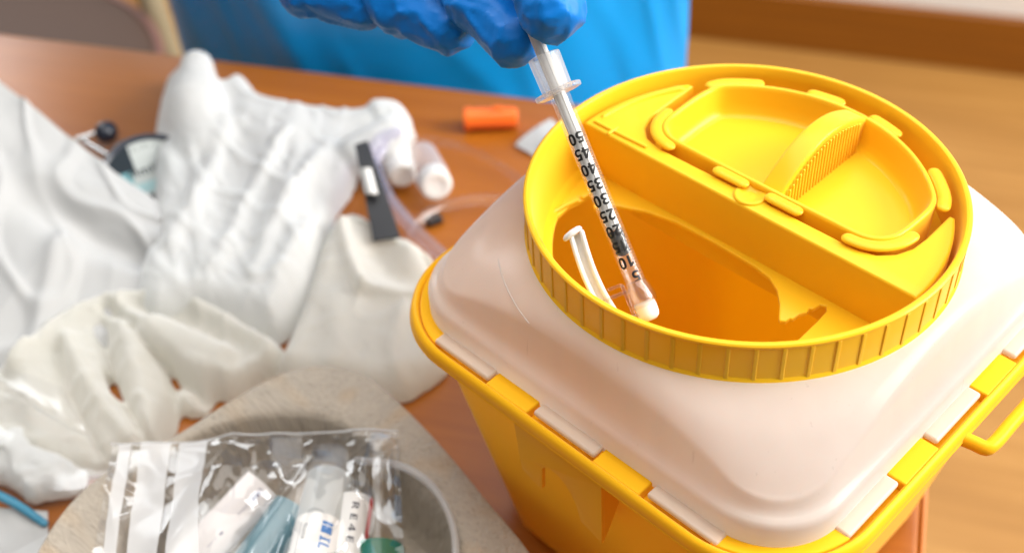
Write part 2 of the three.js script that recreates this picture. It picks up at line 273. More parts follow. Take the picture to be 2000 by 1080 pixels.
  for (let s = 0; s < 4; s++) for (const u of [-42.5, 0.6, 44]) mesh('snap_tab', tabG.clone().translate(u, 0, 0).rotateY(s * Math.PI / 2), M.milkyTabGlowTint, bin);

  mesh('mould_line', tube(arcPts(74, 1.84, 2.24, 16).map(([x, z]) => { return V(x, coneH(74), z); }), 0.14, { seg: 6, smoothN: 50 }), M.milky, bin);
  mesh('mould_seam', loft([[83.66, 35, -46.9], [83.95, 35, -46.6], [83.66, 35, -46.3]].map(([a, R, h]) => rsRing(a, R, H(h)))), M.yellow, bin);
  // round lid: collar wall with grip ribs
  const collar = mesh('collar', toCreasedNormals(lathe([[64.2, H(-15.2)], [65.4, H(-15)], [65.6, H(-14.2)], [64.7, H(-12.8)], [64.7, H(-1.8)], [65.1, H(-1.2)], [65.1, H(-0.6)], [64.7, H(-0.15)], [64.1, H(0)], [63.4, H(-0.2)], [63, H(-0.8)], [62.6, H(-4)], [62, H(-12)], [61.2, H(-17)], [59.8, H(-20)], [57.6, H(-21.6)], [57.2, H(-22.4)], [57.6, H(-23.4)], [60, H(-23.2)], [62.6, H(-21)], [63.4, H(-17)], [64.2, H(-15.2)]], 180), 0.5), M.yellowLid, bin);
  const NR = 56, ribG = box(64.2, 65.05, H(-13.4), H(-1.6), -0.65, 0.65, 0.3).scale(0.001, 0.001, 0.001);
  for (let i = 0; i < NR; i++) { const r = new THREE.Mesh(ribG, M.yellowLid); r.name = 'rib'; r.rotation.y = (i + 0.3) / NR * 2 * Math.PI; r.castShadow = r.receiveShadow = true; collar.add(r); }
  // ledge round the opening, with the needle notch
  const notch = [[38, 41.5], [38, 21], [37.8, 12], [37.4, 7], [36.2, 5.6], [34.6, 6.4], [34.1, 9], [33.2, 9.6], [33.6, 11.2], [32.4, 13.4], [32.2, 16], [31.4, 16.6], [31.2, 18.2], [29.9, 19.2], [28.9, 18.4], [25.6, 13.4], [21.6, 9.2], [17, 6.6], [10, 5.4], [-6, 4.9], [-20, 5.2], [-30, 7.4], [-38, 11.2], [-41.6, 13.6], [-43.6, 17.2], [-45, 16.4], [-45.4, 13], [-47, 10.4], [-48.6, 10.6]];
  const hole = [...notch, [-49.2, 16.8], [-50.4, 22], ...arcPts(57, Math.atan2(28, -49.6), Math.atan2(41.5, 38), 30)];
  const ledge = slab([[-60, 1], [60, 1], ...arcPts(60, 0.02, Math.PI - 0.02, 60)], H(-23.6), H(-21.9), 0.5, [hole]);
  mesh('opening_ledge', ledge, M.yellowLid, bin);
  mesh('opening_skirt', box(-46, 36, H(-33), H(-23.4), 0.6, 2, 0.4), M.yellowLid, bin);
  // platform over the rear half: strip along the chord, deep front wall, recess for the hinged flap
  const a1 = Math.atan2(-32.6, 51.5), a0 = Math.atan2(-36, -49.2);
  const rec = [[49.7, -32.6], [49.8, -28], [50, -20], [49.4, -13.6], [47.2, -8.4], [43.4, -4.6], [38, -3], [20, -2.8], [8.2, -3], [7.4, -5.2], [5.4, -7], [1.5, -7.8], [-2.4, -7], [-4.4, -5.2], [-5.2, -3], [-20, -2.7], [-34, -2.6], [-40, -4], [-44, -7.6], [-46, -12.6], [-46.8, -20], [-47, -30], [-47.2, -36]];
  const plat = [[-60.9, 3.2], ...[[60.9, 3.2]], ...arcPts(61, -0.02, a1, 16), ...rec, ...arcPts(61, a0, -Math.PI + 0.02, 16)];
  mesh('platform', slab(plat, H(-23.2), H(-4.2), 1.0), M.yellowLid, bin);
  mesh('recess_floor', slab([...arcPts(60.8, 0, -Math.PI, 60), [-60, 1], [60, 1]], H(-19), H(-16.4), 0.3), M.yellowLid, bin);
  const boss = lathe([[0, H(-4.3)], [0.4, H(-4.05)], [0.8, H(-4.3)], [2.6, H(-4.1)], [3.8, H(-3.6)], [4.5, H(-3.5)], [5, H(-3.9)], [5.1, H(-5)]], 40).translate(1.5, 0, -2.2);
  mesh('latch_boss', boss, M.yellowLid, bin);
  mesh('moulded_rib', [tube([V(-58, H(-4.1), 0.6), V(-51, H(-4.1), 0.6)], 0.7), tube([V(-49.4, H(-4.1), 0.6), V(-37.4, H(-4.1), 0.2)], 0.7), tube([V(-50.4, H(-4), -1.4), V(-50.6, H(-4), 2.6)], 0.6)], M.yellowLid, bin);
  mesh('raised_edge', tube(arcPts(58.4, -Math.PI + 0.06, a0 - 0.06, 16).map(([x, z]) => V(x, H(-4.5), z)), (t) => lerp(0.9, 1.5, t), { smoothN: 40 }), M.yellowLid, bin);
  mesh('ledge_bead', [tube([V(-52, H(-21.6), 30), V(-51.4, H(-21.6), 24), V(-50.2, H(-21.6), 18.4)], 0.8), tube([V(-49.8, H(-21.6), 16), V(-49, H(-21.6), 10)], 0.8)], M.yellowLid, bin);

  // hinged flap: a D-shaped tray with an arched grip and snap tabs round its edge
  const outl = []; const push = (l) => l.forEach((p) => outl.push(p));
  push([[-28, -5.4], [-14, -5.3], [2.5, -5.3], [19, -5.3], [33, -5.4]]); push(arcPts(10, Math.PI / 2, 0, 7).map(([x, z]) => [35.6 + x, -15.4 + z]));
  push([[45.9, -21], [46, -28], [45, -33.6]]); push(arcPts(56.3, Math.atan2(-37.6, 42.2), Math.atan2(-38.6, -38.6), 28)); push([[-41.2, -33.4], [-41.6, -28], [-41.4, -21]]);
  push(arcPts(10, Math.PI, Math.PI / 2, 7).map(([x, z]) => [-31.2 + x, -15.4 + z]));
  const cur = new THREE.CatmullRomCurve3(outl.map(([x, z]) => V(x, 0, z)), true, 'centripetal'), base = cur.getSpacedPoints(160).slice(0, 160);
  for (let k = 0; k < 6; k++) { const q = base.map((p, i) => p.clone().multiplyScalar(0.5).addScaledVector(base[(i + 1) % 160], 0.25).addScaledVector(base[(i + 159) % 160], 0.25)); q.forEach((p, i) => base[i].copy(p)); }
  const nrm = base.map((p, i) => { const q = base[(i + 1) % 160], o = base[(i + 159) % 160], t = q.clone().sub(o).normalize(); return V(t.z, 0, -t.x); });
  const sign = nrm[2].z < 0 ? -1 : 1;
  const off = (d, h) => base.map((p, i) => V(p.x + nrm[i].x * d * sign, H(h), p.z + nrm[i].z * d * sign));
  const flap = mesh('hinged_flap', loft([off(-0.2, -14.5), off(0, -3), off(-0.4, -2.1), off(-1.2, -1.9), off(-1.8, -2.3), off(-2.2, -3.6), off(-3.2, -8), off(-4.2, -10.4), off(-5.4, -11.5), off(-6.4, -11.8)]), M.yellowLid, bin);
  mesh('tray_floor', slab(off(-5.6, 0).map((p) => [p.x, p.z]), H(-13), H(-11.78), 0.1), M.yellowLid, flap);
  const tabAt = (i0, i1, d = 1.4) => { const pts = []; for (let i = i0; i <= i1; i += 2) { const k = ((i % 160) + 160) % 160; pts.push(off(d, -3)[k]); } return tube(pts, 2.05, { sy: 0.5, smoothN: pts.length * 2, seg: 14 }); };
  const near = (x, z) => { let m = 0, e = 1e9; base.forEach((p, i) => { const q = Math.hypot(p.x - x, p.z - z); if (q < e) { e = q; m = i; } }); return m; };
  const span = (p, q) => { let a = near(...p), b2 = near(...q); if (b2 < a) [a, b2] = [b2, a]; if (b2 - a > 80) { const c = a; a = b2; b2 = c + 160; } return [a, b2]; };
  for (const [p, q, d] of [[[-12, -5.3], [-1.5, -5.3], 1.2], [[8, -5.3], [18, -5.3], 1.2], [[-40.8, -18], [-31, -5.6], 1.6], [[35, -5.6], [46, -16], 1.8], [[45.4, -33], [36, -44], 2.2], [[-40, -36], [-30, -48], 1.6], [[-15, -54.5], [-5, -56.2], 1.2], [[8, -56], [18, -53.6], 1.2]]) mesh('snap_tab', tabAt(...span(p, q), d), M.yellowLid, flap);
  const arch = []; for (let i = 0; i <= 24; i++) { const t = i / 24; arch.push([lerp(-7, -55, t), lerp(-8.4, -2.6, t) + 9.6 * Math.sin(Math.PI * t) ** 0.85]); }
  const gs = shapeOf([[-55, -12], [-7, -12], ...arch].map(([z, h]) => [-z, H(h)]));
  const grip = new THREE.ExtrudeGeometry(gs, { depth: 5.6, bevelEnabled: true, bevelSize: 0.9, bevelThickness: 1, bevelOffset: -0.9, bevelSegments: 4 }).rotateY(Math.PI / 2).translate(0.9, 0, 0);
  mesh('grip', toCreasedNormals(grip, 0.55), M.yellowLid, flap);
  const ribs = []; for (let i = 0; i < 23; i++) { const z = -13 - i * 1.62, t = (z + 7) / -48, top = lerp(-8.4, -2.6, t) + 9.6 * Math.sin(Math.PI * t) ** 0.85 - 1.6; ribs.push(box(8.0, 8.62, H(-11.9), H(top), z - 0.42, z + 0.42, 0.25)); }
  mesh('grip_ribs', ribs, M.yellowLid, flap).userData.kind = 'stuff';
}

// ------------------------------------------------------------------ the syringe: axis from the needle end up to the plunger
{
  const A = atDepth(1262, 600, 340), B = atDepth(1090, 178, 340), up = B.clone().sub(A).normalize();
  const t = thing('syringe', 'clear insulin syringe with black numbers held over the opening of the yellow container', 'syringe', A);
  const toEye = eye.clone().sub(A); toEye.addScaledVector(up, -toEye.dot(up)).normalize();
  const side = up.clone().cross(toEye).normalize();                   // local x right when the needle points down the picture, z towards the photographer
  t.quaternion.setFromRotationMatrix(new THREE.Matrix4().makeBasis(side, up, toEye));
  const LEN = A.distanceTo(B);
  mesh('barrel', lathe([[2.25, 1], [2.25, LEN - 1], [2.75, LEN + 0.2], [2.95, LEN - 2.5], [2.82, LEN - 4], [2.82, 1], [2.25, 1]], 48), M.barrelClear, t);
  mesh('finger_collar', lathe([[3.0, LEN - 0.6], [4.3, LEN - 0.2], [4.5, LEN + 1.5], [4.7, LEN + 10.4], [4.6, LEN + 10.7], [4.2, LEN + 10.7], [4.05, LEN + 10.3], [3.6, LEN + 1.6], [3, LEN + 0.6], [3.0, LEN - 0.6]], 48), M.collarClear, t);
  const fl = []; for (let i = 0; i < 48; i++) { const a = i / 48 * 2 * Math.PI, c = Math.cos(a), s = Math.sin(a); fl.push([Math.sign(c) * Math.min(6.9, 7.6 * Math.abs(c)), 4.6 * s]); }
  const flange = slab(fl, -1, 0.5, 0.4).rotateY(-0.5).translate(0, LEN + 0.1, 0);
  mesh('finger_flange', flange, M.collarClear, t);
  // plunger rod: four ribs
  const rod = []; for (const r of [0, Math.PI / 2]) rod.push(box(-1.95, 1.95, 23.5, LEN + 22, -0.42, 0.42, 0.2).rotateY(r + 0.5)); rod.push(lathe([[0, 23.4], [1.9, 23.4], [2, 24.4], [1.2, 25]], 24), lathe([[0, LEN + 22], [2.4, LEN + 21], [2.4, LEN + 22], [0, LEN + 23.2]], 32), lathe([[1.75, 24], [1.75, LEN + 21]], 24));
  mesh('plunger_rod', rod, M.whitePlastic, t);
  mesh('stopper', lathe([[0, 23.3], [1.95, 23.3], [2.1, 23], [2.1, 20.6], [1.95, 20.2], [1.95, 19.9], [1.95, 17.6], [1.95, 17.2], [2.1, 16.9], [2.05, 16.5], [1.2, 15.9], [0, 15.6]], 40), M.blackRubber, t);
  // printed scale: numbers and unit lines round the barrel
  const cv = document.createElement('canvas'); cv.width = 512; cv.height = 1536; const c = cv.getContext('2d');
  const x0 = 8, x1 = 55, pm = cv.height / (x1 - x0);                       // pixels per millimetre along the barrel
  c.clearRect(0, 0, cv.width, cv.height); c.fillStyle = '#0c0a08'; c.textBaseline = 'middle'; c.textAlign = 'left';
  const px = cv.width / (Math.PI * 2 * 2.86);                              // pixels per millimetre round it
  for (let u = 0; u <= 50; u++) { const y = (x1 - (4.6 + u * 0.932)) * pm; if (y > 0 && y < cv.height) c.fillRect(cv.width * 0.5 - 4.15 * px, cv.height - y - 1.5, (u % 5 ? 1.25 : 1.7) * px, 3); }
  c.font = 'bold 146px sans-serif';
  for (let u = 5; u <= 50; u += 5) { const y = (4.6 + u * 0.932 - x0) * pm; c.save(); c.translate(cv.width * 0.5 - 2.9 * px, y); c.scale(0.86, 1); c.fillText(String(u), 0, 0); c.lineWidth = 3; c.strokeStyle = '#0c0a08'; c.strokeText(String(u), 0, 0); c.restore(); }
  c.font = '24px sans-serif'; c.save(); c.translate(cv.width * 0.5 + 2.4 * px, 14 * pm * 1.4); c.rotate(Math.PI / 2); c.fillStyle = '#4a4038'; c.fillText('UNITS', 780, 0); c.fillText('1/2 mL', 380, 0); c.restore();
  const tex = new THREE.CanvasTexture(cv); tex.colorSpace = THREE.SRGBColorSpace; tex.anisotropy = 8;
  const g = new THREE.CylinderGeometry(2.86, 2.86, x1 - x0, 64, 1, true), uv = g.attributes.uv;
  for (let i = 0; i < uv.count; i++) uv.setXY(i, uv.getX(i), uv.getY(i));
  g.rotateY(Math.PI + 0.3); g.rotateZ(Math.PI); g.translate(0, (x0 + x1) / 2, 0);
  mesh('scale_print', g, phys({ map: tex, transparent: true, roughness: 0.45 }), t);
  // needle hub, white cap and hinged safety shield
  mesh('needle_hub', lathe([[2.3, 0.2], [3.2, 0.4], [3.9, 1.4], [4.1, 3], [3.6, 6], [3.1, 7.6], [2.9, 8], [2.85, 7.4], [3.3, 5.6], [3.7, 3], [3.5, 1.6], [2.3, 1]], 40), M.clearTint, t);
  mesh('needle_cap', lathe([[0, -4], [1.8, -3.8], [2.7, -3.1], [3.1, -2], [3.2, 0.6], [3, 1.6], [0, 1.7]], 40), M.whitePlastic, t);
  const hinge = []; for (const z of [-2.4, 2.4]) hinge.push(box(-10.5, -2.6, 5.6, 6.6, z - 0.35, z + 0.35, 0.25), box(-10.5, -2.6, -1.6, -0.6, z - 0.35, z + 0.35, 0.25), box(-4.4, -3.4, -1, 8.4, z - 0.35, z + 0.35, 0.25), box(-10.4, -9.6, -1, 6.4, z - 0.35, z + 0.35, 0.25)); hinge.push(box(-10, -3, -1.6, -0.8, -2.4, 2.4, 0.3), box(-8, -4, 8, 9, -2, 2, 0.3));
  mesh('hinge_frame', hinge, M.clearTint, t);
  const sh = [], put = (x, y, z) => { const k = clamp((26.4 - y) / 30, 0, 1); return V(x - 8.7 - 1.6 * (1 - k) + 1.6 * Math.sin(k * Math.PI) * -1, y, z); };
  const rail = (x, z, r) => tube([-3.5, 3, 9, 15, 21, 26.4].map((y) => put(x, y, z)), r, { smoothN: 24 });
  sh.push(rail(-1.7, 0.9, 0.7), rail(1.6, 0.9, 0.75));
  const web = [-3.5, 3, 9, 15, 21, 26.4].map((y) => [V(-1.7, y, -0.5), V(-0.9, y, -1.3), V(0.9, y, -1.3), V(1.6, y, -0.5), V(1.6, y, 0.9), V(1, y, 0.8), V(0.7, y, -0.6), V(-0.7, y, -0.6), V(-1, y, 0.8), V(-1.7, y, 0.9)].map((p) => put(p.x, p.y, p.z))); sh.push(loft(web));
  mesh('safety_shield', sh, M.whitePlastic, t);
  const cap = lathe([[0, 1.2], [2.2, 1], [3, 0.5], [3.2, -0.2], [2.9, -0.7], [0, -0.8]], 32).scale(1, 1, 0.62).rotateZ(0.25).translate(-11.3, 27, 0.3);
  mesh('shield_tip', cap, M.whitePlastic, t);
}

// ------------------------------------------------------------------ the person behind the table: apron, arm and gloved hand
const edgeA = on_(0, 62), edgeB = on_(1060, 186);
function on_(x, y) { return at(x, y, 0); }
{
  const p = thing('person', 'person in a blue plastic apron and blue gloves pushing the plunger of the syringe', 'person', V(-90, -750, -560));
  // hand: index, middle, ring and little finger side by side, thumb against the index, plunger between them
  const J = {
    wrist: atDepth(430, -560, 440), heel: atDepth(560, -420, 425),
    index: [atDepth(720, -270, 402), atDepth(850, -120, 378), atDepth(935, 0, 362), atDepth(1004, 78, 349)],
    middle: [atDepth(640, -240, 414), atDepth(690, -90, 398), atDepth(775, 5, 385), atDepth(878, 56, 373)],
    ring: [atDepth(560, -230, 424), atDepth(520, -110, 412), atDepth(598, -22, 402), atDepth(706, 12, 392)],
    little: [atDepth(480, -230, 432), atDepth(420, -140, 424), atDepth(470, -80, 416), atDepth(560, -50, 408)],
    thumb: [atDepth(760, -420, 402), atDepth(960, -270, 366), atDepth(1045, -110, 344), atDepth(1078, 22, 333)],
  };
  const bones = [];
  for (const [k, r] of [['index', [10, 9.2, 8.4, 7.6]], ['middle', [10, 9.2, 8.2, 7.4]], ['ring', [9.6, 8.8, 7.8, 7]], ['little', [9, 7.8, 7, 6.2]], ['thumb', [12, 10.6, 9.4, 8.4]]]) for (let i = 0; i < 3; i++) bones.push([k, J[k][i], J[k][i + 1], r[i], r[i + 1]]);
  const palm = [['palm', J.wrist, J.index[0], 19, 13], ['palm', J.wrist, J.middle[0], 19, 13], ['palm', J.wrist, J.ring[0], 18, 12.5], ['palm', J.wrist, J.little[0], 17, 12], ['palm', J.heel, J.thumb[0], 16, 13], ['palm', J.index[0], J.little[0], 11, 11], ['palm', J.heel, J.index[0], 13, 12]];
  const fingers = ['index', 'middle', 'ring', 'little', 'thumb'];
  const f = (x, y, z) => {
    const q = [x, y, z]; let d = 1e9, pleat = 0, best = 1e9;
    for (let fi = 0; fi < 5; fi++) {
      let e = 1e9, run = 0;
      for (const B of bones) if (B[0] === fingers[fi]) {
        const [, a, b, ra, rb] = B, bx = b.x - a.x, by = b.y - a.y, bz = b.z - a.z, L2 = bx * bx + by * by + bz * bz, Ln = Math.sqrt(L2);
        const tt = ((x - a.x) * bx + (y - a.y) * by + (z - a.z) * bz) / L2, t = clamp(tt, 0, 1), ox = x - a.x - bx * t, oy = y - a.y - by * t, oz = z - a.z - bz * t, r = Math.hypot(ox, oy, oz), g = r - lerp(ra, rb, t);
        e = smin(e, g, 4);
        if (g < best && g < 6) {
          best = g; const s = run + t * Ln, ux = ox / (r + 1e-6), uy = oy / (r + 1e-6), uz = oz / (r + 1e-6), tw = 0.7 * N3(s * 0.07, fi * 5.1, 2);
          pleat = 1.1 * Math.max(0, ridge(ux * 0.95 + tw + fi * 7, uy * 0.95 + tw, uz * 0.95 + s * 0.014) - 0.35) * 1.3
            + 0.8 * Math.max(0, ridge(ux * 1.7 + fi * 3 - tw, uy * 1.7, uz * 1.7 + s * 0.035) - 0.6) * 1.5
            + 1.0 * (Math.exp(-(((t - 0.03) * Ln / 9) ** 2)) + 0.35) * Math.max(0, ridge(s * 0.17 + ux * 0.9, uy * 0.9, uz * 0.9 + fi) - 0.5)
            + 0;
        }
        run += Ln;
      }
      d = d > 1e8 ? e : smin(d, e, 0.9);
    }
    for (const [, a, b, ra, rb] of palm) d = smin(d, capsule(q, a, b, ra, rb), 9);
    if (d > 6 || d < -8) return d;
    return d - pleat + 0.45 * fbm(x * 0.045, y * 0.045, z * 0.045, 2);
  };
  const pts = Object.values(J).flat(); const [lo, hi] = boundsOf(pts, 24);
  const hand = surfaceNet(f, lo, hi, 1.0);
  // body: hips, trunk, shoulder and arm in one surface, out of the picture above the apron
  const mid = edgeA.clone().lerp(edgeB, 0.78); const ctr = mid.clone().addScaledVector(tn, -118).addScaledVector(tm, -30); ctr.y = 0;
  const T = (s, y, d) => V(ctr.x + tm.x * s - tn.x * d, y, ctr.z + tm.z * s - tn.z * d);
  const sh = T(-175, 430, 40), el = T(-330, 190, 10);
  const body = [[T(-62, -120, 16), T(-66, 330, 22), 72, 74], [T(62, -120, 16), T(66, 330, 22), 72, 74], [T(-60, -120, 16), T(60, -120, 16), 72, 72], [T(-65, 330, 22), T(65, 330, 22), 74, 74], [T(-120, 420, 40), T(120, 420, 40), 62, 62], [sh, el, 56, 46], [el, J.wrist, 42, 29], [T(175, 430, 40), T(250, 140, 40), 56, 44], [T(0, 430, 40), T(0, 520, 30), 52, 50], [T(-66, -120, 22), T(-72, -700, 22), 66, 50], [T(66, -120, 22), T(72, -700, 22), 66, 50]];
  const fb = (x, y, z) => { let d = 1e9; for (const [a, b, ra, rb] of body) d = smin(d, capsule([x, y, z], a, b, ra, rb), 30); return d; };
  const [bl, bh] = boundsOf(body.flatMap((b) => [b[0], b[1]]), 115);
  part('body', surfaceNet(fb, bl, bh, 14), phys({ color: C(0.02, 0.12, 0.34), roughness: 0.8 }), p);
  part('glove', hand, M.nitrile, p, 'blue glove with wrinkled fingers round the plunger');
  // apron: a sheet hung round the front of the body
  const rows = []; const nS = 120, nR = 70;
  const W0 = 172, front = [];
  const sheet = (k) => { for (let r = 0; r <= nR; r++) { const y = lerp(-420, 330, r / nR), row = []; for (let i = 0; i <= nS; i++) {
    const s = lerp(-1, 1, i / nS), a = s * 1.12, wob = 9 * fbm(s * 2.2 + 3, y * 0.004, 1.5, 2) + 1.0 * smooth(0.55, 1, ridge(s * 5 + y * 0.012 + 1, y * 0.004 - s, 3)) + 5 * smooth(0.3, 1, ridge(s * 1.7 + y * 0.0036 + 4.4, y * 0.0013, 7));
    const q = T(Math.sin(a) / Math.sin(1.12) * W0, y, -(Math.cos(a) - Math.cos(1.12)) * 108 - 34 - wob - k + 4 * Math.sin(y * 0.01)); row.push(q); } rows.push(row); } };
  sheet(0); const outer = rows.slice(); rows.length = 0; sheet(-0.8);
  part('apron', [loft(outer, { closed: false }), loft(rows, { closed: false })], M.apron, p, 'bright blue plastic apron hanging behind the table edge');
}

// ------------------------------------------------------------------ things on the table, left of the container
// a soft crumpled thing: round bars joined smoothly, flattened, creased, and cut off at the table
function crumpled(bars, { k = 6, cell = 2, flat = 1, fold = 1.6, fq = 0.05, sx = 1, sz = 1, pad = 14, seedv = 0, floor = 0.6 } = {}) {
  const f = (x, y, z) => {
    let d = 1e9; const q = [x, y * flat, z];
    for (const [a, b, ra, rb] of bars) { const e = capsule(q, V(a.x, a.y * flat, a.z), V(b.x, b.y * flat, b.z), ra, rb); d = d > 1e8 ? e : smin(d, e, k); }
    if (d > 10 || d < -14) return d;
    const u = x * fq * sx, v = y * fq, w = z * fq * sz;
    const wob = N3(u * 0.5 + seedv, v * 0.5, w * 0.5) * 1.6;
    const r = Math.max(0, ridge(u + wob + seedv, v + 3, w + wob) - 0.35) * fold * 1.6 + Math.max(0, ridge(u * 2.3 + 9, v * 2.3, w * 2.3 + wob * 2 + seedv) - 0.4) * fold * 0.8 + fbm(u * 4, v * 4, w * 4, 2) * fold * 0.5;
    return Math.max(d - r + fold * 0.5, floor - y);
  };
  const [lo, hi] = boundsOf(bars.flatMap((b) => [b[0], b[1]]), Math.max(...bars.map((b) => Math.max(b[2], b[3]))) + pad * 0.4); lo.y = Math.max(lo.y, -3);
  return surfaceNet(f, lo, hi, cell);
}
// a soft flat thing lying on the table: its outline rounded up to a height, with creases along given lines
function pillow(outline, h, { edge = 7, creases = [], fold = 1, fx = 0.05, fz = 0.05, turn = 0, seedv = 0, bars = [], holes = [], cell = 1.8, k = 8, hfun = null } = {}) {
  const P = new THREE.CatmullRomCurve3(outline.map(([x, y]) => { const p = at(x, y, 4); p.y = 0; return p; }), true, 'centripetal').getSpacedPoints(outline.length * 6), L = creases.map(([pl, a, w]) => [new THREE.CatmullRomCurve3(pl.map(([x, y]) => { const p = at(x, y, h * 0.7); p.y = 0; return p; })).getSpacedPoints(14), a, w]);
  const seg = (x, z, a, b) => { const bx = b.x - a.x, bz = b.z - a.z, t = clamp(((x - a.x) * bx + (z - a.z) * bz) / (bx * bx + bz * bz + 1e-9), 0, 1); return Math.hypot(x - a.x - bx * t, z - a.z - bz * t); };
  const [lo, hi] = boundsOf([...P, ...bars.flatMap((b) => [b[0], b[1]])], 12); lo.y = -2; hi.y = Math.max(h + 14, ...bars.map((b) => Math.max(b[0].y, b[1].y) + b[2] + 4));
  const nx = Math.ceil((hi.x - lo.x) / cell) + 1, nz = Math.ceil((hi.z - lo.z) / cell) + 1, D = new Float32Array(nx * nz), T = new Float32Array(nx * nz), ct = Math.cos(turn), st = Math.sin(turn);
  for (let j = 0; j < nz; j++) for (let i = 0; i < nx; i++) {
    const x = lo.x + i * cell, z = lo.z + j * cell; let d = 1e9, inside = false;
    for (let n = 0, m = P.length - 1; n < P.length; m = n++) { const a = P[n], b = P[m]; d = Math.min(d, seg(x, z, a, b)); if ((a.z > z) !== (b.z > z) && x < (b.x - a.x) * (z - a.z) / (b.z - a.z) + a.x) inside = !inside; }
    D[j * nx + i] = inside ? -d : d; let y = 0;
    if (inside) { const q = clamp(d / edge, 0, 1), e = Math.sqrt(1 - (1 - q) ** 2), u = (x * ct + z * st) * fx, v = (-x * st + z * ct) * fz, wob = 1.1 * N3(u * 0.4 + seedv, v * 0.4, 3);
      const hh = hfun ? hfun(x, z) * h : h;
      y = hh * e * (0.72 + 0.28 * (1 + N3(u * 0.35 + seedv, v * 0.35, 8))) + e * fold * (0.8 * Math.max(0, ridge(u * 0.7 + wob, v, seedv + 1) - 0.2) + 3.4 * Math.max(0, ridge(u * 1.3 + wob * 1.4, v * 1.5, seedv + 5) - 0.62) + 2.2 * Math.max(0, ridge(u * 2.1 - v * 1.2 + wob, v * 2.4 + u * 0.6, seedv + 9) - 0.66) + 0.4 * fbm(u * 2, v * 2, 2, 2));
      for (const [l, a, w] of L) { let m = 1e9; for (let n = 0; n < l.length - 1; n++) m = Math.min(m, seg(x, z, l[n], l[n + 1])); y += e * a * Math.exp(-((m / w) ** 2)); } }
    T[j * nx + i] = y;
  }
  const f = (x, y, z) => {
    const n = Math.round((z - lo.z) / cell) * nx + Math.round((x - lo.x) / cell); let d = Math.max((y - T[n]) * 0.7, D[n]);
    for (const [a, b, ra, rb] of bars) d = smin(d, capsule([x, y, z], a, b, ra, rb) - (Math.abs(d) < 30 ? 0.8 * Math.max(0, ridge(x * 0.09, y * 0.05, z * 0.09) - 0.4) : 0), k);
    for (const [a, b, r] of holes) d = Math.max(d, r - Math.hypot(x - a.x - (b.x - a.x) * clamp(((x - a.x) * (b.x - a.x) + (z - a.z) * (b.z - a.z)) / ((b.x - a.x) ** 2 + (b.z - a.z) ** 2), 0, 1), z - a.z - (b.z - a.z) * clamp(((x - a.x) * (b.x - a.x) + (z - a.z) * (b.z - a.z)) / ((b.x - a.x) ** 2 + (b.z - a.z) ** 2), 0, 1)));
    return Math.max(d, 0.5 - y);
  };
  return surfaceNet(f, lo, hi, cell);
}
// a thin sheet through a grid of corner points, creased and given a back
function sheetOf(P, nu, nv, bend, thick = 0.3) {
  const layer = (k) => { const rows = []; for (let j = 0; j <= nv; j++) { const row = []; for (let i = 0; i <= nu; i++) row.push(bend(i / nu, j / nv).add(V(0, k, 0))); rows.push(row); } return rows; };
  const a = layer(0), b = layer(-thick), g1 = loft(a, { closed: false }), g2 = loft(b, { closed: false });
  const rim = [...a[0], ...a.map((r) => r[nu]), ...a[nv].slice().reverse(), ...a.map((r) => r[0]).reverse()], rimB = [...b[0], ...b.map((r) => r[nu]), ...b[nv].slice().reverse(), ...b.map((r) => r[0]).reverse()];
  return mergeGeometries([g1, g2, loft([rim, rimB], { closed: false })].map(clean));
}
const bil = (p00, p10, p01, p11, u, v) => p00.clone().multiplyScalar((1 - u) * (1 - v)).addScaledVector(p10, u * (1 - v)).addScaledVector(p01, (1 - u) * v).addScaledVector(p11, u * v);

// big white sheet at the left edge
single('paper_sheet', 'large creased white paper sheet at the left edge behind the gloves', 'paper', (() => {
  const a = at(-60, 120, 34), b = at(318, 408, 16), c = at(-160, 900, 3), d = at(330, 660, 2);
  return sheetOf(null, 90, 90, (u, v) => { const p = bil(a, b, c, d, u, v); const cr = (t, w) => Math.exp(-((t / w) ** 2)); p.y += 11 * Math.sin(Math.PI * v) * (0.4 + 0.6 * u) * (v < 0.5 ? 1 : 1) - 9 * cr(v - 0.42 - 0.28 * (u - 0.6), 0.09) * smooth(0.1, 0.6, u) + 5 * cr(u - 0.72 + 0.3 * v, 0.06) * smooth(0.3, 0.6, v) + 4 * fbm(u * 2.4, v * 2.4, 3.3, 3) + 6 * Math.max(0, ridge(u * 1.6 + v * 1.3, v * 0.8, 2.2) - 0.5) + 7 * Math.max(0, ridge(u * 2.7 - v * 1.9, v * 2.3 + u, 6.2) - 0.68); p.y = Math.max(p.y, 0.8); return p; });
})(), M.paper);

// glove lying across the middle, one finger pointing up at the apron
single('discarded_glove', 'crumpled white glove with one finger standing up towards the apron', 'glove', pillow([[318, 200], [332, 170], [372, 150], [418, 158], [436, 192], [482, 178], [524, 216], [580, 228], [640, 232], [700, 236], [748, 224], [790, 232], [812, 262], [790, 292], [735, 290], [700, 318], [690, 370], [660, 412], [652, 450], [636, 500], [604, 600], [545, 668], [490, 662], [400, 640], [300, 650], [268, 600], [292, 500], [303, 400], [303, 280]], 21,
  { edge: 13, fold: 1.35, fx: 0.055, fz: 0.018, turn: -0.35, seedv: 2.4, k: 9, bars: [[at(384, 130, 32), at(378, 200, 26), 8.5, 11.5], [at(378, 200, 26), at(400, 290, 14), 11.5, 12], [at(765, 258, 22), at(700, 300, 16), 9, 10]],
    creases: [[[[650, 300], [560, 420], [500, 560]], 4, 5], [[[560, 280], [480, 420], [430, 540]], 3.5, 4], [[[450, 260], [400, 380], [340, 500]], 4, 5], [[[690, 260], [640, 340], [600, 440]], -4, 6], [[[620, 450], [560, 540], [540, 620]], 4, 5]] }), M.latex);

